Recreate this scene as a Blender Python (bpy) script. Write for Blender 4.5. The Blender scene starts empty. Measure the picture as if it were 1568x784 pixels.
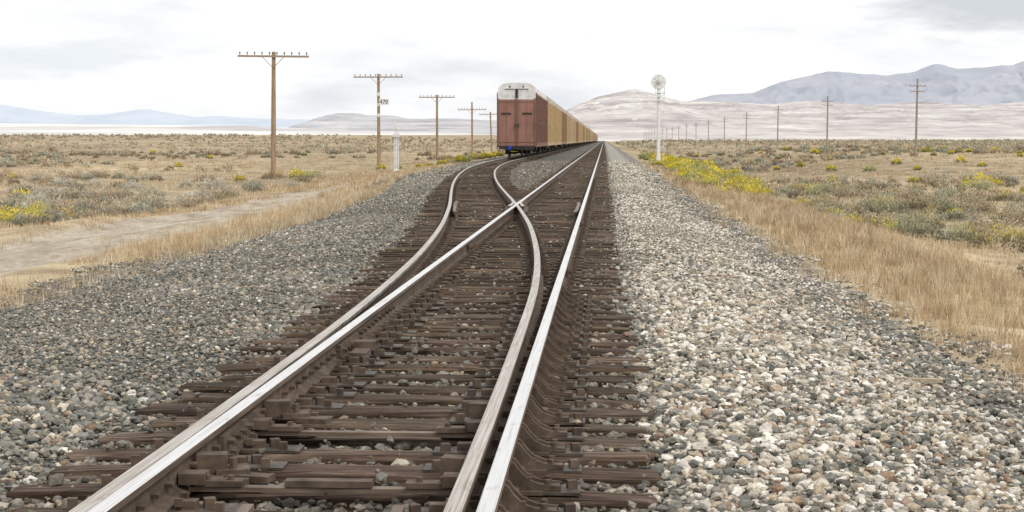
import bpy, bmesh, math, random
import numpy as np
from mathutils import Vector, Matrix
rng=np.random.default_rng(7); random.seed(7)
F=2600.0; HX=925.0; HY=214.0; EYE=1.43
scene=bpy.context.scene
# ---------------------------------------------------------------- helpers
def sstep(a,b,x):
    t=np.clip((x-a)/(b-a),0,1); return t*t*(3-2*t)
_perm=rng.random((256,256))
def vnoise(x,y):
    x=np.asarray(x,float); y=np.asarray(y,float)
    xi=np.floor(x).astype(int); yi=np.floor(y).astype(int)
    fx=x-xi; fy=y-yi; fx=fx*fx*(3-2*fx); fy=fy*fy*(3-2*fy)
    a=_perm[xi%256,yi%256]; b=_perm[(xi+1)%256,yi%256]; c=_perm[xi%256,(yi+1)%256]; d=_perm[(xi+1)%256,(yi+1)%256]
    return (a*(1-fx)+b*fx)*(1-fy)+(c*(1-fx)+d*fx)*fy
def fbm(x,y,o=4):
    s=0;a=.5;t=0
    for i in range(o):
        s=s+a*vnoise(x*2**i+17*i,y*2**i+31*i); t+=a; a*=.5
    return s/t
_Y=np.arange(-20,6000,.25)
def mk(tab):
    xs=[p[0] for p in tab]; ys=[p[1] for p in tab]
    v=np.interp(_Y,xs,ys)
    k=np.exp(-np.linspace(-2.2,2.2,33)**2/2); k/=k.sum()
    vp=np.pad(v,16,mode='edge'); return np.convolve(vp,k,'valid')
tail=[(16,.19),(20,.32),(23,.46),(28.4,.77),(33,1.11),(38,1.5),(46,2.2),(54,2.88),(62,3.5),(72,4.2),(82,4.8),(94,5.35),(108,5.75),(122,5.95),(135,6.0),(6000,6.0)]
DL=mk([(-20,.074),(8,.077),(13.5,.125)]+tail)
DR=mk([(-20,.115),(6.5,.125),(10,.14),(13.5,.175)]+tail)
def D(Y): return np.interp(Y,_Y,DL)
def Dr(Y): return np.interp(Y,_Y,DR)
XL=-1.955; XR=-.455
def Bl(Y): return np.interp(Y,[0,40,60,92,130,6000],[-7.5,-7.6,-8.6,-11.6,-12.3,-12.3])
def gz(X,Y):
    X=np.asarray(X,float); Y=np.asarray(Y,float)
    d=D(Y)
    L=np.minimum(-3.0,-2.9-d)
    b=np.minimum(Bl(Y),L-1.5)
    z=np.full(np.broadcast(X,Y).shape,-.268)
    t=np.clip((L-X)/(L-b),0,1)
    z=z+.05*sstep(0,.15,t)-.43*t**1.2
    lf=sstep(0,4,b-X)
    far=sstep(12.5,16,-X)
    z=z-.06*lf-.3*far
    z=z+sstep(20,260,-X)*np.interp(Y,[0,120,400,1500,4000,30000],[0,0,1.2,6.6,14,20])
    z=z+.06*sstep(.25,.5,X)-.38*sstep(.8,3.2,X)-.12*sstep(3,6,X)-.72*sstep(5.6,9.5,X)
    z=z+sstep(11,40,X)*np.interp(Y,[0,60,170,1500,30000],[0,0,1.35,1.9,1.9])
    wild=np.maximum(sstep(0,3,b-X),sstep(5,8,X))
    road=sstep(-13,-12,X)*(1-sstep(-9.6,-8.6,X))*(X<0)
    near=1-sstep(300,1500,Y)
    z=z+wild*(1-road)*near*((fbm(X*.12,Y*.12)-.5)*.55+(fbm(X*.9+9,Y*.9)-.5)*.13)
    z=z+(1-wild)*((fbm(X*1.5,Y*1.5)-.5)*.05)*np.where((X<.3)&(X>L),.3,1)
    z=z+sstep(.8,1.6,X)*(1-sstep(4,5,X))*(fbm(X*.7+3,Y*.35)-.5)*.16
    z=z+road*((fbm(X*2,Y*.4)-.5)*.09-.07*np.exp(-((X+11.6)/.3)**2)-.07*np.exp(-((X+9.9)/.3)**2))
    return z
def mesh_np(name,V,Fc,mats,col=None,midx=None,smooth=False):
    V=np.asarray(V,np.float32).reshape(-1,3); Fc=np.asarray(Fc,np.int32)
    k=Fc.shape[1]
    me=bpy.data.meshes.new(name)
    me.vertices.add(len(V)); me.vertices.foreach_set('co',V.ravel())
    me.loops.add(Fc.size); me.loops.foreach_set('vertex_index',Fc.ravel())
    me.polygons.add(len(Fc)); me.polygons.foreach_set('loop_start',np.arange(0,Fc.size,k,dtype=np.int32))
    if midx is not None: me.polygons.foreach_set('material_index',np.asarray(midx,np.int32))
    me.update(calc_edges=True)
    me.polygons.foreach_set('use_smooth',np.full(len(Fc),bool(smooth)))
    if col is not None:
        c=np.asarray(col,np.float32)
        if c.shape[1]==3: c=np.concatenate([c,np.ones((len(c),1),np.float32)],1)
        at=me.attributes.new('Col','FLOAT_COLOR','POINT'); at.data.foreach_set('color',c.ravel())
    for m in mats: me.materials.append(m)
    ob=bpy.data.objects.new(name,me); scene.collection.objects.link(ob); return ob
class MB:
    def __init__(s): s.v=[];s.f=[];s.m=[]
    def add(s,vs,fs,mi=0):
        o=len(s.v); s.v+= [tuple(v) for v in vs]; s.f+=[tuple(i+o for i in f) for f in fs]; s.m+=[mi]*len(fs)
    def box(s,c,d,mi=0,rz=0,rx=0,ry=0):
        x,y,z=[a/2 for a in d]
        vs=[Vector(p) for p in [(-x,-y,-z),(x,-y,-z),(x,y,-z),(-x,y,-z),(-x,-y,z),(x,-y,z),(x,y,z),(-x,y,z)]]
        if rz or rx or ry:
            R=Matrix.Rotation(rz,3,'Z')@Matrix.Rotation(ry,3,'Y')@Matrix.Rotation(rx,3,'X'); vs=[R@v for v in vs]
        c=Vector(c); s.add([v+c for v in vs],[(0,3,2,1),(4,5,6,7),(0,1,5,4),(1,2,6,5),(2,3,7,6),(3,0,4,7)],mi)
    def cyl(s,p0,p1,r0,r1=None,n=10,mi=0):
        r1=r0 if r1 is None else r1
        p0=Vector(p0);p1=Vector(p1);a=(p1-p0).normalized()
        u=a.orthogonal().normalized(); w=a.cross(u)
        vs=[];fs=[]
        for i in range(n):
            t=2*math.pi*i/n; q=u*math.cos(t)+w*math.sin(t)
            vs.append(p0+q*r0); vs.append(p1+q*r1)
        for i in range(n):
            j=(i+1)%n; fs.append((2*i,2*j,2*j+1,2*i+1))
        fs.append(tuple(2*i+1 for i in range(n))); fs.append(tuple(2*i for i in reversed(range(n))))
        s.add(vs,fs,mi)
    def prism(s,prof,x0,x1,axis='y',mi=0):
        n=len(prof)
        if axis=='y': vs=[(a,x0,b) for a,b in prof]+[(a,x1,b) for a,b in prof]
        else: vs=[(x0,a,b) for a,b in prof]+[(x1,a,b) for a,b in prof]
        fs=[tuple(range(n)),tuple(reversed(range(n,2*n)))]+[(i,i+n,(i+1)%n+n,(i+1)%n) for i in range(n)]
        s.add(vs,fs,mi)
    def mesh(s,name,mats):
        me=bpy.data.meshes.new(name); me.from_pydata(s.v,[],s.f)
        for m in mats: me.materials.append(m)
        me.polygons.foreach_set('material_index',s.m)
        bm=bmesh.new(); bm.from_mesh(me); bmesh.ops.recalc_face_normals(bm,faces=bm.faces); bm.to_mesh(me); bm.free()
        return me
    def obj(s,name,mats,parent=None,loc=None):
        ob=bpy.data.objects.new(name,s.mesh(name,mats)); scene.collection.objects.link(ob)
        if parent: ob.parent=parent
        if loc: ob.location=loc
        return ob
def empty(name,loc=(0,0,0)):
    e=bpy.data.objects.new(name,None); e.location=loc; scene.collection.objects.link(e); return e
# ---------------------------------------------------------------- materials
def newmat(name):
    m=bpy.data.materials.new(name); m.use_nodes=True; nt=m.node_tree
    b=nt.nodes['Principled BSDF']; return m,nt,b
def ramp(nt,fac,stops,interp='LINEAR'):
    r=nt.nodes.new('ShaderNodeValToRGB'); r.color_ramp.interpolation=interp
    e=r.color_ramp.elements
    while len(e)<len(stops): e.new(.5)
    for i,(p,c) in enumerate(stops):
        e[i].position=p; e[i].color=(c[0],c[1],c[2],1) if not isinstance(c,(int,float)) else (c,c,c,1)
    nt.links.new(fac,r.inputs[0]); return r.outputs[0]
def mix(nt,fac,a,b,mode='MIX'):
    m=nt.nodes.new('ShaderNodeMix'); m.data_type='RGBA'; m.blend_type=mode; m.clamp_factor=True
    for s,v in ((0,fac),(6,a),(7,b)):
        if hasattr(v,'is_linked'): nt.links.new(v,m.inputs[s])
        elif isinstance(v,(int,float)): m.inputs[s].default_value=v
        else: m.inputs[s].default_value=(v[0],v[1],v[2],1)
    return m.outputs[2]
def math_(nt,op,a,b=0.0,c=0.0):
    m=nt.nodes.new('ShaderNodeMath'); m.operation=op
    for i,v in enumerate((a,b,c)):
        if hasattr(v,'is_linked'): nt.links.new(v,m.inputs[i])
        else: m.inputs[i].default_value=v
    return m.outputs[0]
def coords(nt,scale=(1,1,1)):
    tc=nt.nodes.new('ShaderNodeTexCoord'); mp=nt.nodes.new('ShaderNodeMapping'); mp.inputs['Scale'].default_value=scale
    nt.links.new(tc.outputs['Object'],mp.inputs[0]); return mp.outputs[0]
def noise(nt,co,scale,detail=4,rough=.55):
    n=nt.nodes.new('ShaderNodeTexNoise'); n.inputs['Scale'].default_value=scale; n.inputs['Detail'].default_value=detail; n.inputs['Roughness'].default_value=rough
    nt.links.new(co,n.inputs['Vector']); return n.outputs[0]
def bump(nt,b,h,strength=.3,dist=.02):
    n=nt.nodes.new('ShaderNodeBump'); n.inputs['Strength'].default_value=strength; n.inputs['Distance'].default_value=dist
    nt.links.new(h,n.inputs['Height']); nt.links.new(n.outputs[0],b.inputs['Normal'])
def noisy(name,c0,c1,scale=5,stretch=(1,1,1),rough=.8,metal=0,bs=.3,bd=.01,lo=.35,hi=.65,c2=None):
    m,nt,b=newmat(name); co=coords(nt,stretch); n=noise(nt,co,scale,6,.6)
    st=[(lo,c0),(hi,c1)]
    if c2: st.append((min(.99,hi+.12),c2))
    nt.links.new(ramp(nt,n,st),b.inputs['Base Color'])
    b.inputs['Roughness'].default_value=rough; b.inputs['Metallic'].default_value=metal
    if bs: bump(nt,b,n,bs,bd)
    return m
def attrmat(name,rough=.9,bscale=0):
    m,nt,b=newmat(name); a=nt.nodes.new('ShaderNodeAttribute'); a.attribute_name='Col'
    co=coords(nt)
    if bscale:
        n=noise(nt,co,bscale,3); nt.links.new(mix(nt,1,a.outputs['Color'],ramp(nt,n,[(.3,.68),(.7,1.25)]),'MULTIPLY'),b.inputs['Base Color'])
        bump(nt,b,n,.5,.006)
    else: nt.links.new(a.outputs['Color'],b.inputs['Base Color'])
    b.inputs['Roughness'].default_value=rough
    b.inputs['Specular IOR Level'].default_value=.25
    return m
M_stone=attrmat('crushed_stone',.85,bscale=60)
M_leaf=attrmat('leaves',.9)
def steelmat(name,c0,c1,c2,r0,r1,metal):
    m,nt,b=newmat(name)
    n=noise(nt,coords(nt,(90,.9,1)),1,6,.65); n2=noise(nt,coords(nt,(12,2.5,1)),1,5,.7)
    c=ramp(nt,n,[(.28,c0),(.45,c1),(.62,c2)])
    c=mix(nt,ramp(nt,n2,[(.58,0.),(.70,.5)]),c,(.22,.155,.105))
    nt.links.new(c,b.inputs['Base Color']); b.inputs['Metallic'].default_value=metal
    nt.links.new(ramp(nt,n2,[(.3,r0),(.7,r1)]),b.inputs['Roughness']); bump(nt,b,n,.08,.002)
    return m
M_steel=steelmat('polished_rail_steel',(.50,.475,.45),(.78,.765,.74),(.90,.89,.88),.22,.40,.95)
M_steel2=steelmat('dull_rail_steel',(.22,.17,.125),(.45,.395,.335),(.67,.625,.57),.32,.55,.8)
M_worn=noisy('worn_rail_side',(.10,.066,.046),(.24,.178,.132),3,(1,.4,6),.65,.2,.2,.003)
M_rust=noisy('rusty_steel',(.058,.040,.028),(.155,.108,.076),9,(1,1,1),.85,.05,.5,.006,c2=(.27,.207,.158))
M_darkst=noisy('greasy_switch_plate',(.038,.030,.024),(.13,.105,.082),14,(1,1,1),.6,.2,.4,.004)
M_tie,nt,b=newmat('weathered_tie_wood'); n=noise(nt,coords(nt,(1.6,30,30)),1,7,.7); n2=noise(nt,coords(nt,(1,2,1)),2.2,4,.6)
a=nt.nodes.new('ShaderNodeAttribute'); a.attribute_name='Col'
c=ramp(nt,n,[(.30,(.012,.0085,.006)),(.42,(.056,.038,.026)),(.55,(.118,.084,.060)),(.70,(.25,.195,.15))])
c=mix(nt,1,c,ramp(nt,n2,[(.3,(.6,.59,.58)),(.7,(1.32,1.31,1.28))]),'MULTIPLY'); c=mix(nt,1,c,a.outputs['Color'],'MULTIPLY')
nt.links.new(c,b.inputs['Base Color']); b.inputs['Roughness'].default_value=.9; b.inputs['Specular IOR Level'].default_value=.2; bump(nt,b,n,1,.02)
M_pole=noisy('weathered_pole_wood',(.24,.155,.095),(.43,.31,.205),1.2,(9,9,.8),.85,0,.3,.01)
M_pole2=noisy('grey_pole_wood',(.25,.20,.165),(.40,.33,.28),1.2,(9,9,.8),.85,0,.3,.01)
M_arm=noisy('crossarm_wood',(.24,.175,.13),(.40,.31,.235),3,(1,6,6),.85,0,.2,.01)
M_glass=noisy('insulator_ceramic',(.10,.09,.08),(.22,.20,.18),8,(1,1,1),.3,0,0)
M_wpaint=noisy('white_paint',(.68,.68,.67),(.84,.84,.83),3,(1,1,1),.5,0,.1,.003)
M_black=noisy('black_paint',(.012,.012,.013),(.035,.033,.03),6,(1,1,1),.6,0,0)
M_grey=noisy('galvanised_grey',(.42,.43,.44),(.62,.63,.64),5,(1,1,1),.5,.3,.1)
M_blue=noisy('blue_flag_paint',(.02,.06,.45),(.03,.09,.6),6,(1,1,1),.5,0,0)
M_wood2=noisy('bleached_wood',(.35,.27,.18),(.55,.45,.33),4,(2,20,20),.9,0,.3)
# ---------------------------------------------------------------- ground
def axis(segs):
    out=[segs[0][0]]
    for a,b_,n in segs: out+=list(np.linspace(a,b_,n+1)[1:])
    return np.array(out)
def geo(a,b_,n): return list(np.geomspace(a,b_,n+1)[1:])
xs=np.array([-v for v in reversed(geo(60,26000,40))]+list(axis([(-60,-16,80),(-16,-2.8,110),(-2.8,.3,24),(.3,10,90),(10,45,80)]))+geo(45,26000,40))
ys=np.array(list(axis([(-25,4,20),(4,60,260),(60,150,220),(150,400,150)]))+geo(400,26000,80))
GX,GY=np.meshgrid(xs,ys); GZ=gz(GX,GY)
nx,ny=len(xs),len(ys)
idx=np.arange(nx*ny).reshape(ny,nx)
quads=np.stack([idx[:-1,:-1],idx[:-1,1:],idx[1:,1:],idx[1:,:-1]],-1).reshape(-1,4)
d=D(GY); L=np.minimum(-3.0,-2.9-d); b0=np.minimum(Bl(GY),L-1.5)
ball=sstep(-.9,.5,GX-b0)*(1-sstep(2.4,4.2,GX))
road=sstep(-13.0,-12.0,GX)*(1-sstep(-9.9,-8.9,GX))*(1-sstep(80,115,GY))
white=sstep(.1,.6,GX)*(1-.6*sstep(1.6,2.6,GX))
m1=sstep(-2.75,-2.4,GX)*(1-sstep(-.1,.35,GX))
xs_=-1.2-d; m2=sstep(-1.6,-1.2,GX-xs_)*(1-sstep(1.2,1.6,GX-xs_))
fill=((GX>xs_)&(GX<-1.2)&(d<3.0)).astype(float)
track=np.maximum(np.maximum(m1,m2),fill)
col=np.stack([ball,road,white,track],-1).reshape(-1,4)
M_ground,nt,b=newmat('desert_ground')
a=nt.nodes.new('ShaderNodeAttribute'); a.attribute_name='Col'; sep=nt.nodes.new('ShaderNodeSeparateColor'); nt.links.new(a.outputs['Color'],sep.inputs[0])
co=coords(nt)
n_f=noise(nt,co,9,5,.7); n_m=noise(nt,co,.55,5,.6); n_l=noise(nt,coords(nt,(.03,.012,1)),1,5,.6); n_e=noise(nt,co,2.2,4,.7)
straw=ramp(nt,n_m,[(.3,(.25,.195,.135)),(.48,(.40,.325,.22)),(.68,(.54,.465,.325))])
big=ramp(nt,n_l,[(.35,(.72,.67,.61)),(.5,(.94,.91,.87)),(.66,(1.2,1.16,1.08))])
des=mix(nt,1,straw,big,'MULTIPLY'); des=mix(nt,1,des,ramp(nt,n_f,[(.25,.65),(.7,1.22)]),'MULTIPLY')
n_r=noise(nt,coords(nt,(1.6,.35,1)),1.1,7,.75)
roadc=mix(nt,1,ramp(nt,n_r,[(.35,(.29,.235,.17)),(.48,(.42,.36,.28)),(.63,(.56,.495,.40))]),ramp(nt,n_f,[(.3,.7),(.7,1.18)]),'MULTIPLY')
vor=nt.nodes.new('ShaderNodeTexVoronoi'); vor.inputs['Scale'].default_value=26; nt.links.new(co,vor.inputs['Vector'])
vs=nt.nodes.new('ShaderNodeSeparateColor'); nt.links.new(vor.outputs['Color'],vs.inputs[0])
gr=ramp(nt,vs.outputs[0],[(0,(.085,.09,.082)),(.3,(.155,.16,.15)),(.55,(.24,.235,.215)),(.72,(.33,.285,.22)),(.88,(.54,.49,.42))],'CONSTANT')
wh=ramp(nt,vs.outputs[0],[(0,(.26,.245,.22)),(.25,(.47,.43,.37)),(.5,(.62,.58,.51)),(.75,(.72,.68,.61))],'CONSTANT')
bal=mix(nt,sep.outputs[2],gr,wh)
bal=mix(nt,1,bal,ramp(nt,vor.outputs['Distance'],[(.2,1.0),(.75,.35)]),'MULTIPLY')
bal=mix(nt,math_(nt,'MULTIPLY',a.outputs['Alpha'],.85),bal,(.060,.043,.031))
def edge(m,w=.5,lo=.42,hi=.58):
    t=math_(nt,'ADD',m,math_(nt,'MULTIPLY',math_(nt,'SUBTRACT',n_e,.5),w)); return ramp(nt,t,[(lo,0.),(hi,1.)])
c=mix(nt,edge(sep.outputs[1],1.2,.35,.75),des,roadc)
c=mix(nt,edge(sep.outputs[0],1.0),c,bal)
nt.links.new(c,b.inputs['Base Color']); b.inputs['Roughness'].default_value=.95; b.inputs['Specular IOR Level'].default_value=.15
bump(nt,b,math_(nt,'ADD',n_f,math_(nt,'MULTIPLY',vor.outputs['Distance'],-.6)),.5,.04)
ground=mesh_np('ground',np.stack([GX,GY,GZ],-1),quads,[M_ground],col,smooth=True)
# ---------------------------------------------------------------- rails
PROF=[(-.036,-.006),(-.029,0),(.029,0),(.036,-.006),(.036,-.036),(.012,-.048),(.009,-.062),(.009,-.142),(.02,-.158),(.07,-.172),(.07,-.185),(-.07,-.185),(-.07,-.172),(-.02,-.158),(-.009,-.142),(-.009,-.062),(-.012,-.048),(-.036,-.036)]
rows=np.array(list(np.arange(1,80,.4))+list(np.arange(80,200,1.5))+list(np.geomspace(200,3500,60)))
def rail(name,fx,zoff=0,y0=1,y1=3500,parent=None,gauge=+1,top=None):
    Y=rows[(rows>y0)&(rows<y1)]; Y=np.unique(np.concatenate([[y0],Y,[y1]]))
    X=fx(Y); P=np.array(PROF); n=len(P)
    V=np.zeros((len(Y),n,3)); V[:,:,0]=X[:,None]+P[None,:,0]; V[:,:,1]=Y[:,None]; V[:,:,2]=P[None,:,1]+zoff
    V=V.reshape(-1,3)
    i=np.arange((len(Y)-1))[:,None]*n; j=np.arange(n)[None,:]; j2=(j+1)%n
    Fq=np.stack([i+j,i+j2,i+n+j2,i+n+j],-1).reshape(-1,4)
    mi=np.full((len(Y)-1,n),2); mi[:,0:3]=0
    mi[:,3]=1; mi[:,17]=1
    if gauge>0: mi[:,3]=0
    elif gauge<0: mi[:,17]=0
    mi=mi.ravel()
    o=(len(Y)-1)*n
    cap=[(0,1,2,3),(0,3,4,17),(17,4,5,16),(16,5,6,15),(15,6,7,14),(14,7,8,13),(13,8,9,12),(12,9,10,11)]
    cf=[list(q) for q in cap]+[[v+o for v in q] for q in cap]
    Fq=np.concatenate([Fq,np.array(cf)]); mi=np.concatenate([mi,np.full(len(cf),2)])
    me=mesh_np(name,V,Fq,[top or M_steel,M_worn,M_rust],midx=mi)
    me.parent=parent; return me
tr=empty('railroad_track')
rail('stock_rail_straight',lambda Y:np.full(len(Y),XR),0,-6,3500,tr,gauge=-1)
rail('point_and_closure_rail_straight',lambda Y:np.full(len(Y),XL),0,3.0,3500,tr,gauge=0)
rail('stock_rail_diverging',lambda Y:XL-D(Y),-.003,-6,2000,tr,gauge=1,top=M_steel2)
rail('point_and_closure_rail_diverging',lambda Y:XR-Dr(Y),-.003,3.0,2000,tr,gauge=0,top=M_steel2)
def flare(y0,y1,w=.03): return lambda Y: w*(1-sstep(0,1.2,Y-y0))+w*(sstep(-1.2,0,Y-y1))
g1=flare(34.5,40); rail('guard_rail_straight',lambda Y:XR-.12-g1(Y),-.03,34.5,40,tr,gauge=0,top=M_worn)
g2=flare(34.5,40.5); rail('guard_rail_diverging',lambda Y:XL-D(Y)+.12+g2(Y),-.03,34.5,40.5,tr,gauge=0,top=M_worn)
rail('wing_rail',lambda Y:XL-.12-.10*sstep(39,40.5,Y),-.006,37.0,40.5,tr,gauge=0,top=M_steel2)
rail('wing_rail',lambda Y:XR-D(Y)+.12+.10*sstep(39,40.5,Y),-.009,37.0,40.5,tr,gauge=0,top=M_steel2)
# ties
V=[];Fq=[];TC=[]
def tie(x0,x1,y,w,rz,top):
    ns=9; prof=[(-w/2,top-.17),(-w/2,top-.02),(-w/2+.018,top),(w/2-.018,top),(w/2,top-.02),(w/2,top-.17)]
    o=len(V); k=len(prof); tone=random.uniform(.5,1.35); ct=(tone*random.uniform(.96,1.06),tone,tone*random.uniform(.92,1.08))
    tilt=random.uniform(-.005,.005)
    for i in range(ns+1):
        t=i/ns; x=x0+(x1-x0)*t; yy=y+(x+1.2)*math.tan(rz); en=1 if i in(0,ns) else 0
        for a,b_ in prof:
            V.append((x+random.uniform(-.04,.04)*en,yy+a+random.uniform(-.011,.011),b_+tilt*(x+1.2)+random.uniform(-.009,.004)-en*random.uniform(0,.02))); TC.append(ct)
    for i in range(ns):
        for j in range(k):
            j2=(j+1)%k; Fq.append((o+i*k+j,o+i*k+j2,o+(i+1)*k+j2,o+(i+1)*k+j))
    Fq.append((o,o+1,o+4,o+5)); Fq.append((o+1,o+2,o+3,o+4))
    q=o+ns*k; Fq.append((q+5,q+4,q+1,q)); Fq.append((q+4,q+3,q+2,q+1))
plates=MB(); tie_y=[]
y=1.2
def hw(x,y):
    plates.box((x,y,-.194),(.36,.19,.018),0,random.uniform(-.02,.02))
    if y<70:
        for sx in (-.105,.105):
            for q in ((-.05,.05) if y<40 else (0,)):
                if random.random()<.85:
                    plates.box((x+sx,y+q+random.uniform(-.008,.008),-.160+random.uniform(0,.02)),(.036,.024,.035),0,random.uniform(-.2,.2))
        for sd in (-1,1):
            if y>12: plates.box((x+.0,y+sd*.125,-.178),(.20,.022,.045),0)
while y<420:
    d_=float(D(y)); w=random.uniform(.195,.24)
    jl=random.uniform(-.13,.12); jr=random.uniform(-.07,.07); rz=random.uniform(-.018,.018)
    top=-.203+random.uniform(-.008,.003)
    right=.24 if y<16 else (.17 if y<50 else .12)
    if d_<3.1:
        tie(min(-2.72,-1.2-d_-1.42)+jl,right+jr,y,w,rz,top)
    else:
        tie(-2.55+jl*.4,right+jr*.5,y,w,rz,top); tie(-1.2-d_-1.36,-1.2-d_+1.36+jr,y+.07,w,-.05*(y<110),top)
    if y<200:
        for x in (XL,XR,XL-d_,XR-float(Dr(y))):
            if x in (XL-d_,XR-float(Dr(y))) and (abs(d_)<.33): continue
            hw(x,y)
    tie_y.append(y); y+=.505+random.uniform(-.045,.045)
ties=mesh_np('wooden_ties',V,Fq,[M_tie],np.array(TC)); ties.parent=tr
for i,ty in enumerate(tie_y):
    if ty>20: break
    d_=float(Dr(ty)); dl=float(D(ty))
    if ty<17.5:
        plates.box((XR-.04,ty,-.196),(.78,.17,.014),1,random.uniform(-.015,.015)); plates.box((XL-.0,ty,-.196),(.74,.17,.014),1,random.uniform(-.015,.015))
        for sx,base in ((1,XR),(-1,XL-dl)):
            prof=[(.02,-.05),(.045,-.06),(.07,-.095),(.11,-.135),(.17,-.158),(.26,-.165),(.26,-.186),(.02,-.186)]
            prof=[(base+sx*a,b_) for a,b_ in prof]
            for q in (-.055,.055):
                plates.prism(prof,ty+q-.011,ty+q+.011,'y',0)
            plates.box((base+sx*.17,ty,-.179),(.17,.12,.02),0)
            for q in (-.045,.045): plates.cyl((base+sx*.20,ty+q,-.17),(base+sx*.20,ty+q,-.138),.016,n=6)
            plates.box((base+sx*.31,ty+.02,-.176),(.045,.04,.05),0,.3)
        plates.box((XL+.13,ty,-.170),(.09,.07,.045),0); plates.box((XL+.22,ty+.04,-.172),(.05,.05,.05),0,.4); plates.box((XL+.28,ty-.04,-.172),(.04,.04,.045),0)
        plates.box((XR-d_-.13,ty,-.172),(.08,.07,.04),0); plates.box((XR-d_-.23,ty-.04,-.172),(.045,.04,.045),0,.4)
for yy in np.arange(6,15.5,.23):
    plates.cyl((XL+.008,yy,-.10),(XL+.045,yy,-.10),.017,n=6); plates.cyl((XR-float(Dr(yy))-.008,yy,-.10),(XR-float(Dr(yy))-.045,yy,-.10),.017,n=6)
for (x,y0,y1) in ((XL+.028,8.4,9.3),(XL+.028,12.2,13.1),(XL-.155,12.4,13.3),(XR+.028,19.5,20.4),(XR-.2,12.4,13.2),(XL+.028,24,24.9),(XR+.028,31,31.9)):
    plates.box((x,(y0+y1)/2,-.105),(.035,y1-y0,.085),0)
    plates.box((x,(y0+y1)/2,-.160),(.075,y1-y0,.02),0)
    for q in np.linspace(y0+.08,y1-.08,6): plates.cyl((x-.05,q,-.10),(x+.055,q,-.10),.02,n=6)
plates.box((XL+.13,12.7,-.12),(.2,.16,.07),0,.2); plates.box((XL+.16,12.4,-.15),(.12,.3,.05),0)
for yy in (7.9,9.55):
    plates.box((XL+.10,yy,-.10),(.14,.10,.09),0,.15); plates.box((XL+.19,yy+.02,-.14),(.16,.16,.03),0,.3); plates.cyl((XL+.2,yy,-.13),(XL+.2,yy,-.075),.022,n=6); plates.box((XL+.3,yy-.05,-.16),(.2,.09,.03),0,-.25)
    xq=XR-float(Dr(yy)); plates.box((xq-.10,yy,-.10),(.14,.10,.08),0,-.15); plates.cyl((xq-.16,yy,-.13),(xq-.16,yy,-.07),.022,n=6)
def rod(yy,z=-.165,mi=2):
    x0=XL+.06; x1=XR-float(Dr(yy))-.06
    plates.box(((x0+x1)/2,yy,z),(x1-x0,.062,.022),mi)
    for x,s in ((x0,1),(x1,-1)):
        plates.box((x+s*.14,yy,z+.028),(.22,.085,.026),0); plates.box((x+s*.02,yy,z+.05),(.12,.11,.05),0)
        for q in (.08,.19): plates.cyl((x+s*q,yy,z+.03),(x+s*q,yy,z+.062),.017,n=6)
rod(7.62); rod(9.1)
plates.box((-1.25,7.62,-.135),(.4,.075,.03),0)
for x in (-1.52,-.86):
    plates.box((x,6.6,-.17),(.05,1.3,.03),2,.04)
plates.obj('tie_plates_spikes_and_switch_rods',[M_rust,M_darkst,M_worn],tr)
fr=MB(); fr.box((-1.97,38.2,-.15),(.5,3.2,.06),0,.04); fr.prism([(-2.08,-.14),(-2.05,-.012),(-1.9,-.012),(-1.86,-.14)],38.9,41.2,'y',0)
fr.obj('frog_casting',[M_rust,M_worn],tr)
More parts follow.
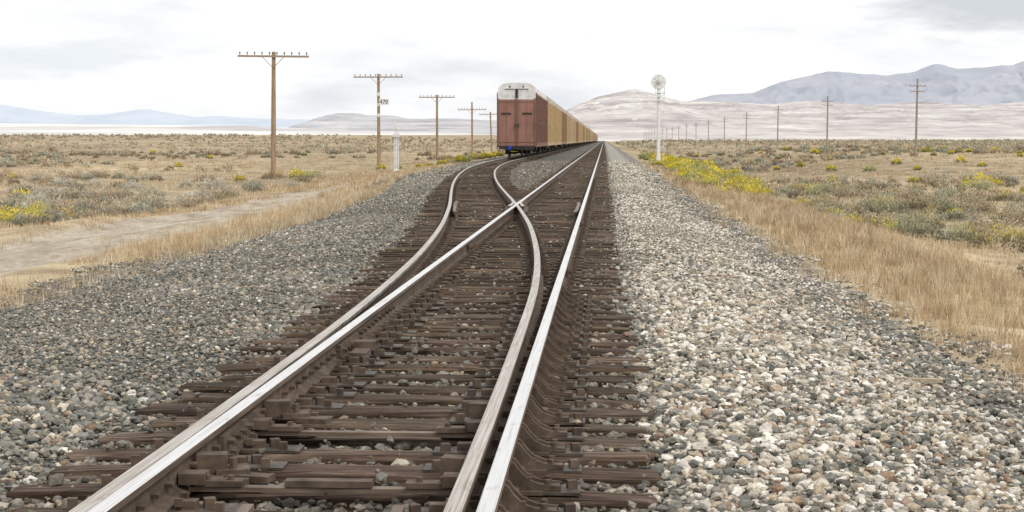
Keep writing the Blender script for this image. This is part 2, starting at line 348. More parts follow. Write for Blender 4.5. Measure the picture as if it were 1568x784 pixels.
# ---------------------------------------------------------------- ballast stones
def stones(n,y0,y1,smin,smax,hi,margin=1.6):
    yy=y0+(y1-y0)*rng.random(n*3)
    wL=-(HX/F)*yy-margin; wR=((1568-HX)/F)*yy+margin
    w=(wR-wL); keep=rng.random(n*3)<w/w.max(); yy=yy[keep]; wL=wL[keep]; wR=wR[keep]
    xx=wL+(wR-wL)*rng.random(len(yy))
    b_=np.minimum(Bl(yy),-4.4-D(yy))
    en=(fbm(xx*.8,yy*.8)-.5)*2.0
    prob=sstep(-.8,.3,xx-b_+en*.6)*(1-sstep(2.5,4.1,xx+en*.9))
    prob=np.where((xx>1.6),prob*(1-.6*sstep(1.8,3,xx)*(fbm(xx*1.3+5,yy*.6)>.43)),prob)
    k=rng.random(len(yy))<prob; xx=xx[k];yy=yy[k]
    xx=xx[:n]; yy=yy[:n]; n=len(xx)
    fine=1-.35*sstep(.5,.62,fbm(xx*.5+20,yy*.3))
    z=gz(xx,yy); s=(smin+(smax-smin)*rng.random(n)**2.1)*fine
    d_=D(yy)
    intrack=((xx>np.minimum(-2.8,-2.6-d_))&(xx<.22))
    if hi:
        bm=bmesh.new(); bmesh.ops.create_icosphere(bm,subdivisions=1,radius=1)
        bv=np.array([v.co[:] for v in bm.verts]); bf=np.array([[v.index for v in f.verts] for f in bm.faces]); bm.free()
    else:
        bv=np.array([(1,0,0),(-1,0,0),(0,1,0),(0,-1,0),(0,0,1),(0,0,-1)],float)
        bf=np.array([(0,2,4),(2,1,4),(1,3,4),(3,0,4),(2,0,5),(1,2,5),(3,1,5),(0,3,5)])
    m=len(bv)
    P=bv[None]*(1+(rng.random((n,m,1))-.5)*.5)+(rng.random((n,m,3))-.5)*.28
    P=P*np.stack([.8+.6*rng.random(n),.65+.45*rng.random(n),.5+.4*rng.random(n)],-1)[:,None,:]*(s*.5)[:,None,None]
    a=rng.random(n)*6.283; t=(rng.random(n)-.5)*1.4; ca,sa=np.cos(a),np.sin(a); ct,st=np.cos(t),np.sin(t)
    x,y,zz=P[:,:,0].copy(),P[:,:,1].copy(),P[:,:,2].copy()
    y2=y*ct[:,None]-zz*st[:,None]; z2=y*st[:,None]+zz*ct[:,None]
    P[:,:,0]=x*ca[:,None]-y2*sa[:,None]; P[:,:,1]=x*sa[:,None]+y2*ca[:,None]; P[:,:,2]=z2
    lift=np.where(intrack,-.010+rng.random(n)*.040,.004+rng.random(n)*.03)
    st_=intrack&(rng.random(n)<.016)
    P[:,:,0]+=xx[:,None]; P[:,:,1]+=yy[:,None]; P[:,:,2]+=np.where(st_,-.19,z+lift)[:,None]
    pal=np.array([(.072,.077,.069),(.108,.114,.104),(.165,.17,.155),(.14,.143,.113),(.24,.237,.215),(.32,.29,.245),(.41,.335,.24),(.29,.195,.135),(.56,.50,.41),(.72,.68,.61)])
    pg=np.array([.08,.15,.19,.12,.16,.11,.09,.04,.05,.02]); pw=np.array([.03,.05,.06,.03,.08,.13,.13,.04,.24,.23])
    wf=sstep(.0,.7,xx)*(1-.42*sstep(1.5,2.8,xx))*(.70+.6*(fbm(xx*.9+40,yy*.35)>.45))
    r=rng.random(n); ig=np.searchsorted(np.cumsum(pg)/pg.sum(),r); iw=np.searchsorted(np.cumsum(pw)/pw.sum(),r)
    ci=np.where(rng.random(n)<wf,iw,ig); C=pal[np.clip(ci,0,9)]*(.8+.4*rng.random((n,1)))
    C=C*(.78+.44*fbm(xx*.35+60,yy*.15))[:,None]*1.04
    dust=.28*fbm(xx*.7,yy*.7)[:,None]; C=C*(1-dust)+np.array([.43,.365,.28])*dust
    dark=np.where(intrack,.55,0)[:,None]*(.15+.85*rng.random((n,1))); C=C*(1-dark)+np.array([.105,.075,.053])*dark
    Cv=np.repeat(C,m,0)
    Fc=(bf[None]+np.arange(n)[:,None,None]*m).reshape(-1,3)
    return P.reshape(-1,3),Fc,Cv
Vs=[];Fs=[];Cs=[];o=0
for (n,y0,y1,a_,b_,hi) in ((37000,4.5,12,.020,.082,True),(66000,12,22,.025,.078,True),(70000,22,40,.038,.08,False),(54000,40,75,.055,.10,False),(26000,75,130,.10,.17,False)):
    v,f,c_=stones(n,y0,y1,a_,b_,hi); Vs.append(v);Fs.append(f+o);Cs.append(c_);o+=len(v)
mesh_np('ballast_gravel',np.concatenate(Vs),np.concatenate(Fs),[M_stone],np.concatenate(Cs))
# ---------------------------------------------------------------- vegetation
def blades(px,py,pz,h,w,lean,C):
    n=len(px); a=rng.random(n)*6.283; wv=np.stack([np.cos(a)*w,np.sin(a)*w,0*w],-1)
    b_=rng.random(n)*6.283; l=lean*h
    base=np.stack([px,py,pz],-1); tip=base+np.stack([np.cos(b_)*l,np.sin(b_)*l,h],-1)
    return np.stack([base-wv,base+wv,tip],1),np.repeat(C,3,0)
GV=[];GC=[]
straw_pal=np.array([(.60,.47,.30),(.67,.555,.38),(.48,.355,.21),(.70,.60,.44),(.42,.29,.17)])
def grass(ntuft,x0f,x1f,y0,y1,h0,h1,nb,spread,dens=None,ypow=1.6,tint=1.0):
    ty=y0*(y1/y0)**(rng.random(ntuft)**(1/ypow*1.0))
    tx=x0f(ty)+(x1f(ty)-x0f(ty))*rng.random(ntuft)
    if dens is not None:
        k=rng.random(len(tx))<dens(tx,ty); tx=tx[k];ty=ty[k]
    n=len(tx); hh=h0+(h1-h0)*rng.random(n); tc=straw_pal[rng.integers(0,5,n)]*(.8+.35*rng.random((n,1)))*tint
    sp=spread*(.6+.8*rng.random(n))
    r=np.repeat(np.arange(n),nb)
    px=tx[r]+rng.normal(0,1,len(r))*sp[r]; py=ty[r]+rng.normal(0,1,len(r))*sp[r]
    w=np.maximum(.004,.00022*py)*(.7+.6*rng.random(len(r)))
    v,c_=blades(px,py,gz(px,py)-.02,hh[r]*(.45+.65*rng.random(len(r))),w,.6*rng.random(len(r)),tc[r]*(.8+.4*rng.random((len(r),1))))
    GV.append(v);GC.append(c_)
f_=lambda v:(lambda Y:np.full_like(Y,v))
grass(9500,f_(2.6),f_(6.6),10,150,.08,.28,16,.065,lambda x,y:np.clip(sstep(2.9,3.9,x+(fbm(x*.9,y*.5)-.5)*1.8),.03,1)*(1-.6*sstep(5.5,6.6,x)))
grass(1100,f_(3.5),f_(6.2),12,110,.25,.44,18,.06,lambda x,y:sstep(.4,.55,fbm(x*.8+8,y*.4)),tint=.84)
grass(3800,lambda Y:np.minimum(Bl(Y),-4.4-D(Y))+.7,lambda Y:np.minimum(Bl(Y),-4.4-D(Y))-1.6,18,130,.10,.32,14,.09,lambda x,y:sstep(.3,.55,fbm(x*.5+3,y*.25)))
grass(6000,f_(-12.1),f_(-17),28,160,.08,.26,12,.12,lambda x,y:sstep(.32,.52,fbm(x*.4,y*.2)))
grass(9000,f_(-16),lambda Y:-.40*Y-14,35,260,.10,.28,9,.18,lambda x,y:sstep(.32,.5,fbm(x*.15,y*.12)),ypow=1,tint=.94)
grass(10000,f_(6),lambda Y:.29*Y+10,25,260,.10,.28,9,.18,lambda x,y:sstep(.3,.5,fbm(x*.15+50,y*.12)),ypow=1,tint=.94)
grass(500,f_(-11.1),f_(-10.2),30,110,.04,.15,8,.07,lambda x,y:fbm(x,y*.3))
gv=np.concatenate(GV);gc=np.concatenate(GC)
mesh_np('dry_grass',gv.reshape(-1,3),np.arange(len(gv)*3).reshape(-1,3),[M_leaf],gc)
def bushes(cx,cy,r,h,nl,ls,low,top,topfrac=.55):
    n=len(cx); cz=gz(cx,cy); k=np.repeat(np.arange(n),nl)
    m=len(k); phi=rng.random(m)*6.283; el=np.arcsin(rng.random(m)**.8)
    p0=rng.random((n,3))*6.283
    lob=1+.20*np.sin(2*phi+p0[k,0])+.15*np.sin(3*phi+p0[k,1])+.10*np.sin(5*phi+p0[k,2]+4*el)
    rad=(.35+.65*rng.random(m)**.4)*lob
    dx=np.cos(phi)*np.cos(el);dy=np.sin(phi)*np.cos(el);dz=np.sin(el)
    px=cx[k]+dx*rad*r[k];py=cy[k]+dy*rad*r[k];pz=cz[k]+.02+dz*rad*h[k]
    L=ls[k]*(.6+.8*rng.random(m))
    dv=np.stack([dx,dy,dz+.7],-1)+rng.normal(0,.45,(m,3)); dv/=np.linalg.norm(dv,axis=1)[:,None]
    a=rng.normal(0,1,(m,3)); wv=np.cross(dv,a); wv/=np.linalg.norm(wv,axis=1)[:,None]+1e-6
    B=np.stack([px,py,pz],-1)
    W=(wv*(L*.28)[:,None])
    V=np.stack([B-W,B+W,B+dv*L[:,None]],1)
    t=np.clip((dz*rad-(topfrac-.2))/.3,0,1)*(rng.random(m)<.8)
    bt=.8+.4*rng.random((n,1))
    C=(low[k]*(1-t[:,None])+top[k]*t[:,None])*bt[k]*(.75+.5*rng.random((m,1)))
    return V,np.repeat(C,3,0)
def emit(name,parts):
    V=np.concatenate([p[0] for p in parts]);C=np.concatenate([p[1] for p in parts])
    mesh_np(name,V.reshape(-1,3),np.arange(len(V)*3).reshape(-1,3),[M_leaf],C)
def scat(n,y0,y1,side,p=1.0):
    y=y0*(y1/y0)**(rng.random(n)**p)
    x=(-14-rng.random(n)*(.40*y+4)) if side=='L' else (7.2+rng.random(n)*(.30*y+6))
    return x,y
def sagecol(m,side):
    ty=rng.random((m,1)); gsplit=.30 if side=='L' else .42
    return np.array([.36,.36,.28])*(ty<gsplit)+np.array([.41,.33,.235])*((ty>=gsplit)&(ty<.8))+np.array([.50,.415,.285])*(ty>=.8)
sg=[]
for (n,y0,y1,nl,rs,lo) in ((560,28,110,280,(.25,.65),.44),(1100,110,300,90,(.3,.8),.46),(2200,300,1500,14,(.5,1.0),.42)):
    for side in 'LR':
        x,y=scat(n,y0,y1,side)
        dens=fbm(x*.03+7,y*.03)>lo; x=x[dens];y=y[dens]; m=len(x)
        r=rs[0]+(rs[1]-rs[0])*rng.random(m)**1.6; h=r*(.7+.45*rng.random(m)); g=sagecol(m,side)
        haze=np.clip((y-60)/900,0,.6)[:,None]; lowk=.68+.25*haze  # lower leaves lighten with distance, haze put into the leaf colour
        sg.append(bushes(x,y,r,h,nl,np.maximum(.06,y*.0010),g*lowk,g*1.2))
m=70; y=rng.uniform(34,100,m); x=8.0+rng.random(m)*(.12*y+1); r=rng.uniform(.4,.85,m); g=sagecol(m,'R')*np.array([.92,.95,.85])
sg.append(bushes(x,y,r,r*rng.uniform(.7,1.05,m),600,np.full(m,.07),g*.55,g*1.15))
m=60; y=rng.uniform(45,110,m); x=-15.5-rng.random(m)*(.22*y); r=rng.uniform(.4,.8,m); g=sagecol(m,'R')
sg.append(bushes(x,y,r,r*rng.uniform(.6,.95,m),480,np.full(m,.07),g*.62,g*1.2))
m=44; y=rng.uniform(52,85,m); x=-15-rng.random(m)*(.16*y); r=rng.uniform(.3,.6,m); g=np.tile([.50,.49,.42],(m,1))
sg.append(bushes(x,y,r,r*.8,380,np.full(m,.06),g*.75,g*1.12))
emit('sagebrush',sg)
rb=[]
def yel(pts):
    x=np.array([p[0] for p in pts],float);y=np.array([p[1] for p in pts],float);r=np.array([p[2] for p in pts],float)
    m=len(x); low=np.tile([.25,.27,.13],(m,1)); top=np.tile([.70,.57,.055],(m,1))*(.8+.4*rng.random((m,1)))
    pale=(rng.random((m,1))<.22); top=np.where(pale,np.array([.50,.50,.22]),top)
    rb.append(bushes(x,y,r,r*.9,300,np.maximum(.055,y*.0009),low,top,.42))
def px2(px,py,Hh):
    Z=F*Hh/(py-HY); return ((px-HX)/F*Z,Z)
P=[]
for (px,py,Hh,r,c,sp) in ((38,345,2.45,.5,9,1.1),(8,342,2.45,.45,4,.5),(455,276,2.45,.55,5,1.2),(350,304,2.45,.35,3,.5),(1150,304,2.3,.4,9,1.6),(1525,362,2.9,.45,8,.9),(1490,283,2.6,.65,5,1.5),(1570,300,2.6,.55,5,1.2),(1300,330,2.7,.4,5,1.),(1210,275,2.3,.45,3,1.),(1357,342,2.7,.42,6,.8),(1440,330,2.8,.4,3,1)):
    X,Z=px2(px,py,Hh)
    for i in range(c): P.append((X+random.gauss(0,sp*.6),Z+random.gauss(0,sp*1.5),r*random.uniform(.7,1.2)))
for i in range(125):
    z=random.uniform(68,210); P.append((4.0+random.random()*4.2*(z/110),z,random.uniform(.35,.75)))
for i in range(32):
    z=random.uniform(120,260); P.append((-12.8-random.random()*5,z,random.uniform(.3,.65)))
for i in range(95):
    z=random.uniform(48,300); P.append((7+random.random()*.3*z,z,random.uniform(.25,.6)))
for i in range(12):
    z=random.uniform(60,300); P.append((-15-random.random()*.35*z,z,random.uniform(.25,.5)))
yel(P); emit('rabbitbrush',rb)
# ---------------------------------------------------------------- telegraph poles
def pole(px,Z,ytop,X,arm_px,yarm,name='telegraph_pole',sign=False,r=.16,two=False,lean=0.):
    zt=EYE-(ytop-HY)*Z/F; zg=float(gz(np.array([X]),np.array([Z]))[0]); za=EYE-(yarm-HY)*Z/F; al=arm_px*Z/F
    e=empty(name,(X,Z,zg)); H=zt-zg; A=za-zg
    m=MB(); m.cyl((0,0,-.4),(0,0,H*.5),r,r*.86,12); m.cyl((0,0,H*.5),(0,0,H),r*.86,r*.7,12)
    if sign:
        for q in (H*.55,H*.66,H*.77): m.cyl((0,0,q),(0,0,q+.28),r*.9,r*.88,12,mi=1)
    m.obj('post',[M_pole2 if two else M_pole,M_wpaint],e)
    a=MB(); th=.11 if not two else .09
    for k in ((0,) if not two else (0,-.55)):
        a.box((0,-r*.95,A+k),(al*(1 if k==0 else .8),.09,th),0)
        n=10 if not two else 4
        for i in range(n):
            x=(i-(n-1)/2)/(n-1)*(al-.25)
            if abs(x)<.15: continue
            q=1 if not two else .7
            a.cyl((x,-r*.95,A+k+.05),(x,-r*.95,A+k+.14),.02*q,n=6,mi=0); a.cyl((x,-r*.95,A+k+.13),(x,-r*.95,A+k+.24*q+.02),.05*q,.033*q,8,mi=1)
    if not two:
        for s in (-1,1): a.box((s*.34,-r*.95-.03,A-.34),(.92,.025,.035),0,ry=-s*math.radians(45))
    a.obj('crossarm_and_insulators',[M_arm,M_glass],e)
    if sign:
        sy=EYE-(156-HY)*Z/F-zg
        b_=MB(); b_.box((.48,-.18,sy),(.82,.03,.5),0); b_.obj('milepost_board',[M_wpaint],e)
        cu=bpy.data.curves.new('milepost_number','FONT'); cu.body='470'; cu.size=.5; cu.extrude=.004; cu.align_x='CENTER'; cu.align_y='CENTER'; cu.materials.append(M_black)
        t=bpy.data.objects.new('milepost_number',cu); scene.collection.objects.link(t); t.parent=e; t.location=(.48,-.203,sy); t.rotation_euler=(math.pi/2,0,0)
    if lean: e.rotation_euler=(0,lean,0)
    return e
XP=-19.5
for i,(px,yt,ar,ya,ln,sg_) in enumerate(((415,79,110,86,.012,False),(579,113,76,118,0,True),(669,145,55,149,0,False),(723,156,44,168,-.004,False),(753,171,34,175,-.035,False))):
    Z=XP/((px-HX)/F); pole(px,Z,yt,XP,ar,ya,sign=sg_,lean=ln)
XQ=32.
for i in range(18):
    Z=177+i*70; px=HX+XQ*F/Z; sc=177/Z
    pole(px,Z,HY-92*sc,XQ,26*sc,HY-81*sc,r=.13,two=True,lean=random.uniform(-.012,.012))
# ---------------------------------------------------------------- signal mast (right)
Z=130.; X=(1007-HX)/F*Z; zg=float(gz(np.array([X]),np.array([Z]))[0]); u=Z/F
e=empty('railroad_signal_mast',(X,Z,zg)); Ht=EYE-(115-HY)*u-zg
m=MB(); m.cyl((0,0,-.2),(0,0,Ht-.3),.13,.10,12); m.box((0,0,.12),(.55,.55,.55)); m.cyl((0,0,.3),(0,0,.9),.17,.13,12); m.cyl((0,0,Ht-1.1),(0,0,Ht-1.0),.13,n=12); m.obj('mast',[M_wpaint],e)
m=MB(); zc=Ht-.56
m.cyl((0,-.12,zc),(0,-.09,zc),.50,n=32,mi=0)
for i in range(32):
    a0=i/32*6.2832;a1=(i+1)/32*6.2832
    m.cyl((.54*math.cos(a0),-.105,zc+.54*math.sin(a0)),(.54*math.cos(a1),-.105,zc+.54*math.sin(a1)),.022,n=6,mi=1)
for i in range(4):
    a0=i*math.pi/4; m.box((0,-.135-.002*i,zc),(1.0,.02,.022),0,ry=a0)
m.cyl((0,-.35,zc),(0,-.12,zc),.11,.15,14,mi=1); m.box((0,-.02,zc),(.3,.14,.36),1)
m.obj('round_signal_target',[M_wpaint,M_grey],e)
m=MB(); m.box((0,-.16,Ht-1.75),(.34,.3,.5),0); m.cyl((0,-.33,Ht-1.75),(0,-.30,Ht-1.75),.1,n=12,mi=1); m.box((.1,0,Ht-1.42),(.75,.55,.04),1)
for s in (-.25,.44): m.cyl((s,-.25,Ht-1.4),(s,-.25,Ht-.95),.018,n=5,mi=1)
m.obj('relay_box_and_platform',[M_wpaint,M_grey],e)
m=MB()
for s in (.16,.44): m.cyl((s,.25,0),(s,.12,Ht-1.0),.022,n=5)
for q in np.arange(.3,Ht-1.1,.3): m.cyl((.16,.22,q),(.44,.22,q),.014,n=5)
for q in (1.5,3.2,4.8): m.box((.15,.1,q),(.34,.03,.04))
m.obj('ladder',[M_wpaint],e)
Z=107.; X=(606-HX)/F*Z; zg=float(gz(np.array([X]),np.array([Z]))[0]); Ht=EYE-(184-HY)*Z/F-zg
e=empty('white_trackside_marker_post',(X,Z,zg)); m=MB()
m.box((0,.02,Ht*.42),(.11,.08,Ht*.84))
for s in (-.13,.13): m.box((s,0,Ht*.42),(.045,.08,Ht*.84))
for q in np.arange(.25,Ht*.84,.27): m.box((0,-.01,q),(.26,.05,.05))
m.box((0,0,Ht*.88),(.30,.18,.22)); m.box((0,-.02,Ht*.72),(.38,.2,.2)); m.cyl((-.07,0,Ht*.9),(-.07,0,Ht),.05,n=8); m.cyl((.09,0,Ht*.9),(.09,0,Ht*.97),.05,n=8); m.box((0,0,.08),(.45,.4,.24))
m.obj('post_frame_and_heads',[M_wpaint],e)
# ---------------------------------------------------------------- autorack train
def automat(name,c0,c1):
    m,nt,b=newmat(name); tc=nt.nodes.new('ShaderNodeTexCoord')
    mp=nt.nodes.new('ShaderNodeMapping'); mp.inputs['Scale'].default_value=(1,.9,.25); nt.links.new(tc.outputs['Object'],mp.inputs[0])
    n=noise(nt,mp.outputs[0],1.6,6,.65)
    c=ramp(nt,n,[(.3,c0),(.6,c1)])
    s=nt.nodes.new('ShaderNodeSeparateXYZ'); nt.links.new(tc.outputs['Object'],s.inputs[0])
    w=math_(nt,'SINE',math_(nt,'MULTIPLY',s.outputs[2],22))
    w2=ramp(nt,math_(nt,'ADD',math_(nt,'MULTIPLY',w,.5),.5),[(.25,.62),(.55,1.)])
    c=mix(nt,1,c,w2,'MULTIPLY')
    nt.links.new(c,b.inputs['Base Color']); b.inputs['Roughness'].default_value=.65; return m
M_bodyR=automat('oxide_red_panels',(.27,.145,.11),(.48,.29,.23))
M_bodyY=automat('yellow_panels',(.52,.39,.19),(.68,.54,.30))
M_bodyC=automat('faded_cream_panels',(.50,.43,.31),(.66,.58,.45))
M_bodyB=automat('weathered_tan_panels',(.38,.26,.165),(.52,.39,.27))
M_endR=noisy('oxide_red_door',(.25,.12,.088),(.34,.17,.128),1.2,(1,1,.5),.6,0,.1)
M_whiteR=noisy('dirty_white_roof',(.60,.59,.57),(.80,.80,.79),2.5,(1,1,1),.5,0,.1)
M_roof=noisy('weathered_roof',(.40,.35,.29),(.58,.52,.44),2.5,(1,.3,1),.5,.1,.1)
M_rail_=noisy('dark_post_paint',(.15,.08,.06),(.24,.135,.10),4,(1,1,1),.7,0,.1)
HT=6.1; W=1.58; LEN=27.0
def roofprof(w,z0,h):
    return [(-w,z0),(-w*.93,z0+h*.55),(-w*.72,z0+h*.9),(-w*.35,z0+h),(w*.35,z0+h),(w*.72,z0+h*.9),(w*.93,z0+h*.55),(w,z0)]
def carmeshes(bodym,endm,postm,tag):
    m=MB(); rf=M_whiteR if tag=='red' else M_roof
    m.box((0,LEN/2,(1.0+5.15)/2),(2*W-.08,LEN-.3,4.15),0)
    m.box((0,LEN/2,5.28),(2*W-.06,LEN-.26,.28),3)
    rp=roofprof(W-.02,5.42,HT-5.42)
    m.prism(rp,.06,LEN-.06,'y',1)
    for i in range(23):
        y=.3+i*(LEN-.6)/22; m.prism([(a*1.006,b_+.02) for a,b_ in rp],y-.03,y+.03,'y',1)
    for s in (-1,1):
        m.box((s*(W-.03),LEN/2,5.18),(.10,LEN-.1,.16),2); m.box((s*(W-.03),LEN/2,1.02),(.14,LEN-.1,.34),2)
        m.box((s*(W-.035),LEN/2,2.9),(.07,LEN-.1,.12),2)
        for i in range(21):
            y=.2+i*(LEN-.4)/20; m.box((s*(W-.02),y,3.1),(.09,.13,4.2),2)
        for yy in (.35,LEN-.35):
            for q in np.arange(.7,5.3,.36): m.box((s*(W+.05),yy,q),(.03,.42,.03),2)
            for o in (-.21,.21): m.box((s*(W+.05),yy+o,3.0),(.03,.03,4.7),2)
    body=m.mesh('body_'+tag,[bodym,rf,postm,rf])
    m=MB()
    ins=[(-W+.02,.95),(-W+.02,4.75),(W-.02,4.75),(W-.02,.95)]
    m.prism(ins,-.02,.12,'y',0)
    m.prism([(-W+.02,4.752),(-W+.02,5.35),(-W*.93,5.35+(HT-5.42)*.6),(-W*.70,HT-.05),(-W*.35,HT+.02),(W*.35,HT+.02),(W*.70,HT-.05),(W*.93,5.35+(HT-5.42)*.6),(W-.02,5.35),(W-.02,4.752)],-.02,.12,'y',1)
    for s in (-1,1):
        m.box((s*(W-.05),-.04,2.9),(.12,.12,3.9),2); m.box((s*.045,-.05,2.85),(.05,.06,3.78),0); m.box((s*.82,-.035,2.85),(.045,.04,3.7),0)
        m.box((s*.8,-.045,1.3),(1.3,.05,.08),0); m.box((s*.8,-.045,4.6),(1.3,.05,.07),0)
        m.box((s*.86,-.05,3.62),(.78,.05,.09),3); m.box((s*.86,-.03,3.5),(.85,.03,.035),3)
        m.cyl((s*.11,-.07,1.1),(s*.11,-.07,5.6),.018,n=6,mi=2)
        m.box((s*.12,-.08,2.6),(.12,.05,.3),3)
    m.box((0,-.03,2.9),(.03,.03,3.8),3); m.box((0,-.045,5.22),(.16,.04,.7),3)
    m.box((0,-.05,5.60),(1.9,.06,.04),3)
    for q in (-.55,.55): m.box((q,-.045,5.80),(.08,.05,.18),3)
    m.prism([(-1.2,5.05),(-1.2,5.45),(-1.05,5.72),(1.05,5.72),(1.2,5.45),(1.2,5.05)],-.035,-.0202,'y',1)
    end=m.mesh('end_doors_'+tag,[endm,M_whiteR,postm,M_black])
    return body,end
def undermesh():
    m=MB()
    m.box((0,LEN/2,.82),(1.0,LEN-1.2,.36),0)
    m.box((0,.12,.80),(2.9,.4,.30),0); m.box((0,LEN-.12,.80),(2.9,.4,.30),0)
    for yc in (3.0,LEN-3.0):
        m.box((0,yc,.62),(2.1,.4,.25),0)
        for s in (-1,1):
            m.prism([(yc-1.25,.36),(yc-1.25,.56),(yc-.5,.78),(yc+.5,.78),(yc+1.25,.56),(yc+1.25,.36),(yc+.45,.26),(yc-.45,.26)],s*.98-.07,s*.98+.07,'x',0)
        for ax in (-.88,.88):
            m.cyl((-1.0,yc+ax,.37),(1.0,yc+ax,.37),.07,n=8,mi=0)
            for s in (-1,1): m.cyl((s*.70,yc+ax,.42),(s*.81,yc+ax,.42),.42,n=20,mi=1)
    for s,y in ((-1,0),(1,LEN)):
        m.box((0,y+s*.28,.82),(.24,.7,.22),0); m.box((.04,y+s*.62,.82),(.34,.26,.30),0); m.box((-.12,y+s*.78,.82),(.1,.2,.26),0)
        m.cyl((.35,y+s*.15,.72),(.5,y+s*.35,.32),.035,n=6,mi=0)
        m.box((0,y+s*.02,.62),(2.0,.1,.06),0)
        for q in (-1.35,1.35):
            for o in (-.18,.18): m.box((q+o,y+s*.1,.5),(.03,.04,.4),0)
            for k in (.34,.55): m.box((q,y+s*.1,k),(.38,.04,.03),0)
    return m.mesh('underframe_trucks_and_couplers',[M_black,M_rust])
kinds={'red':carmeshes(M_bodyR,M_endR,M_rail_,'red'),
 'yellow':carmeshes(M_bodyY,noisy('yellow_door',(.45,.30,.10),(.6,.42,.16),2),noisy('yellow_post',(.40,.28,.15),(.56,.42,.25),3),'yellow'),
 'cream':carmeshes(M_bodyC,noisy('cream_door',(.4,.33,.22),(.55,.46,.3),2),noisy('cream_post',(.40,.32,.22),(.56,.46,.32),3),'cream'),
 'tan':carmeshes(M_bodyB,noisy('tan_door',(.3,.2,.12),(.45,.3,.2),2),noisy('tan_post',(.24,.15,.09),(.36,.24,.15),3),'tan')}
um=undermesh()
seq=['red','yellow','yellow','tan','yellow','cream','yellow','tan']
y=140.
for i in range(46):
    k=seq[i] if i<8 else random.choice(['yellow','yellow','tan','cream','tan'])
    e=empty('autorack_railcar',(-1.205-6.0,y,0))
    for nm,me in (('body',kinds[k][0]),('end_doors',kinds[k][1]),('underframe_trucks_and_couplers',um)):
        ob=bpy.data.objects.new(nm,me); scene.collection.objects.link(ob); ob.parent=e
    ob=bpy.data.objects.new('end_doors',kinds[k][1]); scene.collection.objects.link(ob); ob.parent=e; ob.location=(0,LEN,0); ob.rotation_euler=(0,0,math.pi)
    if i==0:
        m=MB(); m.box((-.55,-.2,.80),(.24,.06,.26),0); m.cyl((-.55,-.17,.5),(-.55,-.17,1.0),.02,n=6); m.cyl((-.55,-.26,.83),(-.55,-.2,.83),.08,n=12); m.obj('blue_flag',[M_blue],e)
    y+=LEN+1.4
# ---------------------------------------------------------------- distant terrain
def hills(name,D0,D1,pts,cols,nscale=1.,rough=.16,seed=0,strata=False,pw=1.3,crest=.3,fine=0.):
    xs_=np.linspace((-900-HX)/F*D1,(2600-HX)/F*D1,1300); ts=np.concatenate([np.linspace(0,1,80),[1.06,1.15]])
    px=xs_/D1*F+HX; yt=np.interp(px,[p[0] for p in pts],[p[1] for p in pts]); h=(HY-yt)*D1/F
    kk=np.exp(-np.linspace(-2,2,11)**2); kk/=kk.sum(); h=np.convolve(np.pad(h,5,mode='edge'),kk,'valid')
    h=h*(1+fine*(fbm(xs_*140/D1+seed,xs_*0+seed,4)-.5))
    T,Xg=np.meshgrid(ts,xs_,indexing='ij'); Hh=np.broadcast_to(h,T.shape)
    Yg=D0+(D1-D0)*T
    s=np.where(T<=1,np.clip(T,0,1)**pw,1-(T-1)*4)
    k=nscale*30/D1
    wx=Xg+(fbm(Xg*k*.7+3,Yg*k*.7+8,3)-.5)*D1*.04
    rn=1-np.abs(2*fbm(wx*k+seed,Yg*k*.4+seed,5)-1); rn2=1-np.abs(2*fbm(wx*k*4+seed,Yg*k*1.6,4)-1)
    amp=np.clip(1-T,0,1)**.7*(1-crest)+crest
    Zg=Hh*s*(1+rough*1.6*(rn-.75)*amp+rough*.5*(rn2-.7)*amp)
    Zg=np.where(T==0,-8,Zg)
    idx=np.arange(T.size).reshape(T.shape); q=np.stack([idx[:-1,:-1],idx[:-1,1:],idx[1:,1:],idx[1:,:-1]],-1).reshape(-1,4)
    m,nt,b=newmat(name+'_hazed_rock')
    co=coords(nt,(1,.7,4)); n=noise(nt,co,nscale*26/D1,8,.62)
    c=ramp(nt,n,cols)  # atmospheric haze is painted in: base colours are paler than bare ground
    if strata:
        w=noise(nt,coords(nt,(.14,.05,3.8)),60/D1*nscale,8,.66)
        c=mix(nt,1,c,ramp(nt,w,[(.36,(.70,.67,.69)),(.46,(.86,.85,.85)),(.54,(1.0,.995,.985)),(.64,(1.09,1.08,1.06))]),'MULTIPLY')
    nt.links.new(c,b.inputs['Base Color']); b.inputs['Roughness'].default_value=1; b.inputs['Specular IOR Level'].default_value=0
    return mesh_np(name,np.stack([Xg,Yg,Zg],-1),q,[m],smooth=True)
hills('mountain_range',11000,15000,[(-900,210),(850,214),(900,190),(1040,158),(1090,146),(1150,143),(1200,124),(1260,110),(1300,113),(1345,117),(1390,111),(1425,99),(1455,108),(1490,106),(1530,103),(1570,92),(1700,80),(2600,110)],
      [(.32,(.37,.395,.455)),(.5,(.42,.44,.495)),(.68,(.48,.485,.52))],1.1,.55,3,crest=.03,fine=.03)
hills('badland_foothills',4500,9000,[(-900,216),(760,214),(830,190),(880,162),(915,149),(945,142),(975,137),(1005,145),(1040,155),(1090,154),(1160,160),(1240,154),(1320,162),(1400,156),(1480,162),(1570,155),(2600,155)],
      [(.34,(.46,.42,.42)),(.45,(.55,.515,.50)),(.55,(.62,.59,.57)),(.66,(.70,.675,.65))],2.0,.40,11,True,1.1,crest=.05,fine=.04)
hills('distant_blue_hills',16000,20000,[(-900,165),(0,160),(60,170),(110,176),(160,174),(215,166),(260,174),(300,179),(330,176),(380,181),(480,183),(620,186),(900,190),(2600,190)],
      [(.3,(.49,.55,.63)),(.7,(.58,.63,.70))],1.3,.3,23,crest=.06,fine=.05)
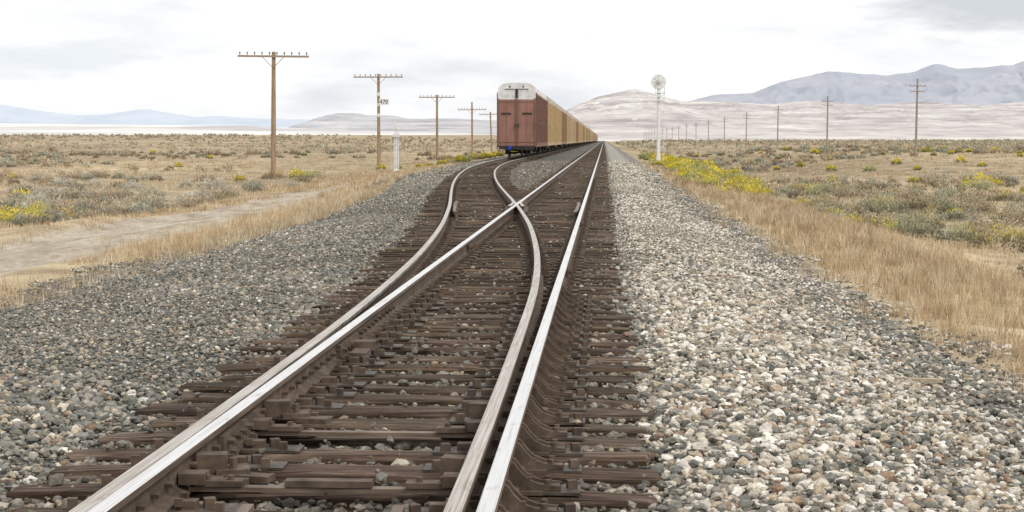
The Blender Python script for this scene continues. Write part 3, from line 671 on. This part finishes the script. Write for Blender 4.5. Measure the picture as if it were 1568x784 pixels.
hills('mesa',9500,12000,[(-900,214),(440,213),(480,198),(497,186),(508,173),(540,172),(560,176),(600,176),(625,181),(700,181),(760,184),(850,186),(900,196),(1000,214),(2600,214)],
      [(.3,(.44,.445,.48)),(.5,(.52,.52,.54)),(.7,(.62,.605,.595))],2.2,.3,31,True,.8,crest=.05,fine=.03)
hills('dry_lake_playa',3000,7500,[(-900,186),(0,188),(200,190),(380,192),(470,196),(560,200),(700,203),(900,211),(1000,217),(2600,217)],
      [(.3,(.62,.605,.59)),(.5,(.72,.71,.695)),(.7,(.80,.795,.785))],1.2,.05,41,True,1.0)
# ---------------------------------------------------------------- small debris
dm=MB()
for (px,py,l) in ((1400,618,.4),(1255,527,.12),(1240,590,.1),(1290,585,.1),(1545,440,.5)):
    X,Z=px2(px,py,1.43+.62); z=float(gz(np.array([X]),np.array([Z]))[0]); dm.box((X,Z,z+.035),(l,.05,.03),0,random.uniform(-.3,.3))
dm.obj('wood_debris',[M_wood2])
# ---------------------------------------------------------------- world, sun, camera
w=bpy.data.worlds.new('World'); scene.world=w; w.use_nodes=True; nt=w.node_tree
bg=nt.nodes['Background']; bg.inputs[1].default_value=.1
sky=nt.nodes.new('ShaderNodeTexSky'); sky.sky_type='NISHITA'; sky.sun_disc=False; sky.sun_elevation=math.radians(48); sky.sun_rotation=math.radians(130); sky.dust_density=3
tc=nt.nodes.new('ShaderNodeTexCoord'); mp=nt.nodes.new('ShaderNodeMapping'); mp.inputs['Scale'].default_value=(1,1,4.5); mp.inputs['Location'].default_value=(.3,.1,.25); nt.links.new(tc.outputs['Generated'],mp.inputs[0])
n=noise(nt,mp.outputs[0],5.0,7,.55)
cl=ramp(nt,n,[(.30,(8.0,8.3,8.7)),(.41,(9.9,10.05,10.2)),(.50,(11.2,11.2,11.2))])
# darker cloud banks
def bank(dirv,rx,rz):
    m_=nt.nodes.new('ShaderNodeMapping'); m_.inputs['Scale'].default_value=(1/rx,1/rx,1/rz); v=Vector(dirv).normalized()
    m_.inputs['Location'].default_value=(-v.x/rx,-v.y/rx,-v.z/rz); nt.links.new(tc.outputs['Generated'],m_.inputs[0])
    l=nt.nodes.new('ShaderNodeVectorMath'); l.operation='LENGTH'; nt.links.new(m_.outputs[0],l.inputs[0])
    n3=noise(nt,mp.outputs[0],14,6,.6)
    t=math_(nt,'ADD',l.outputs['Value'],math_(nt,'MULTIPLY',math_(nt,'SUBTRACT',n3,.5),2.2)); return ramp(nt,t,[(.35,1.),(1.0,0.)])
cl=mix(nt,bank((.222,1,.082),.085,.026),cl,(7.0,7.3,7.7))
cl=mix(nt,math_(nt,'MULTIPLY',bank((-.335,1,.048),.10,.014),.7),cl,(8.2,8.7,9.2))
fin=mix(nt,.95,sky.outputs[0],cl); nt.links.new(fin,bg.inputs[0])
sd=bpy.data.lights.new('sun','SUN'); sd.energy=1.5; sd.angle=math.radians(12); sd.color=(1,.95,.87)
so=bpy.data.objects.new('sun',sd); scene.collection.objects.link(so)
az=math.radians(130); el=math.radians(48)
dirv=Vector((math.sin(az)*math.cos(el),math.cos(az)*math.cos(el),math.sin(el))); so.rotation_euler=dirv.to_track_quat('Z','Y').to_euler()
cam=bpy.data.cameras.new('camera'); co_=bpy.data.objects.new('camera',cam); scene.collection.objects.link(co_); scene.camera=co_
cam.sensor_width=36; cam.lens=36*F/1568; cam.clip_start=.1; cam.clip_end=80000
co_.location=(0,0,EYE)
yaw=math.atan((HX-784)/F); pitch=math.atan((392-HY)/math.hypot(F,HX-784))
co_.rotation_euler=(math.pi/2-pitch,0,yaw)
scene.view_settings.view_transform='Standard'; scene.view_settings.look='None'; scene.view_settings.exposure=0
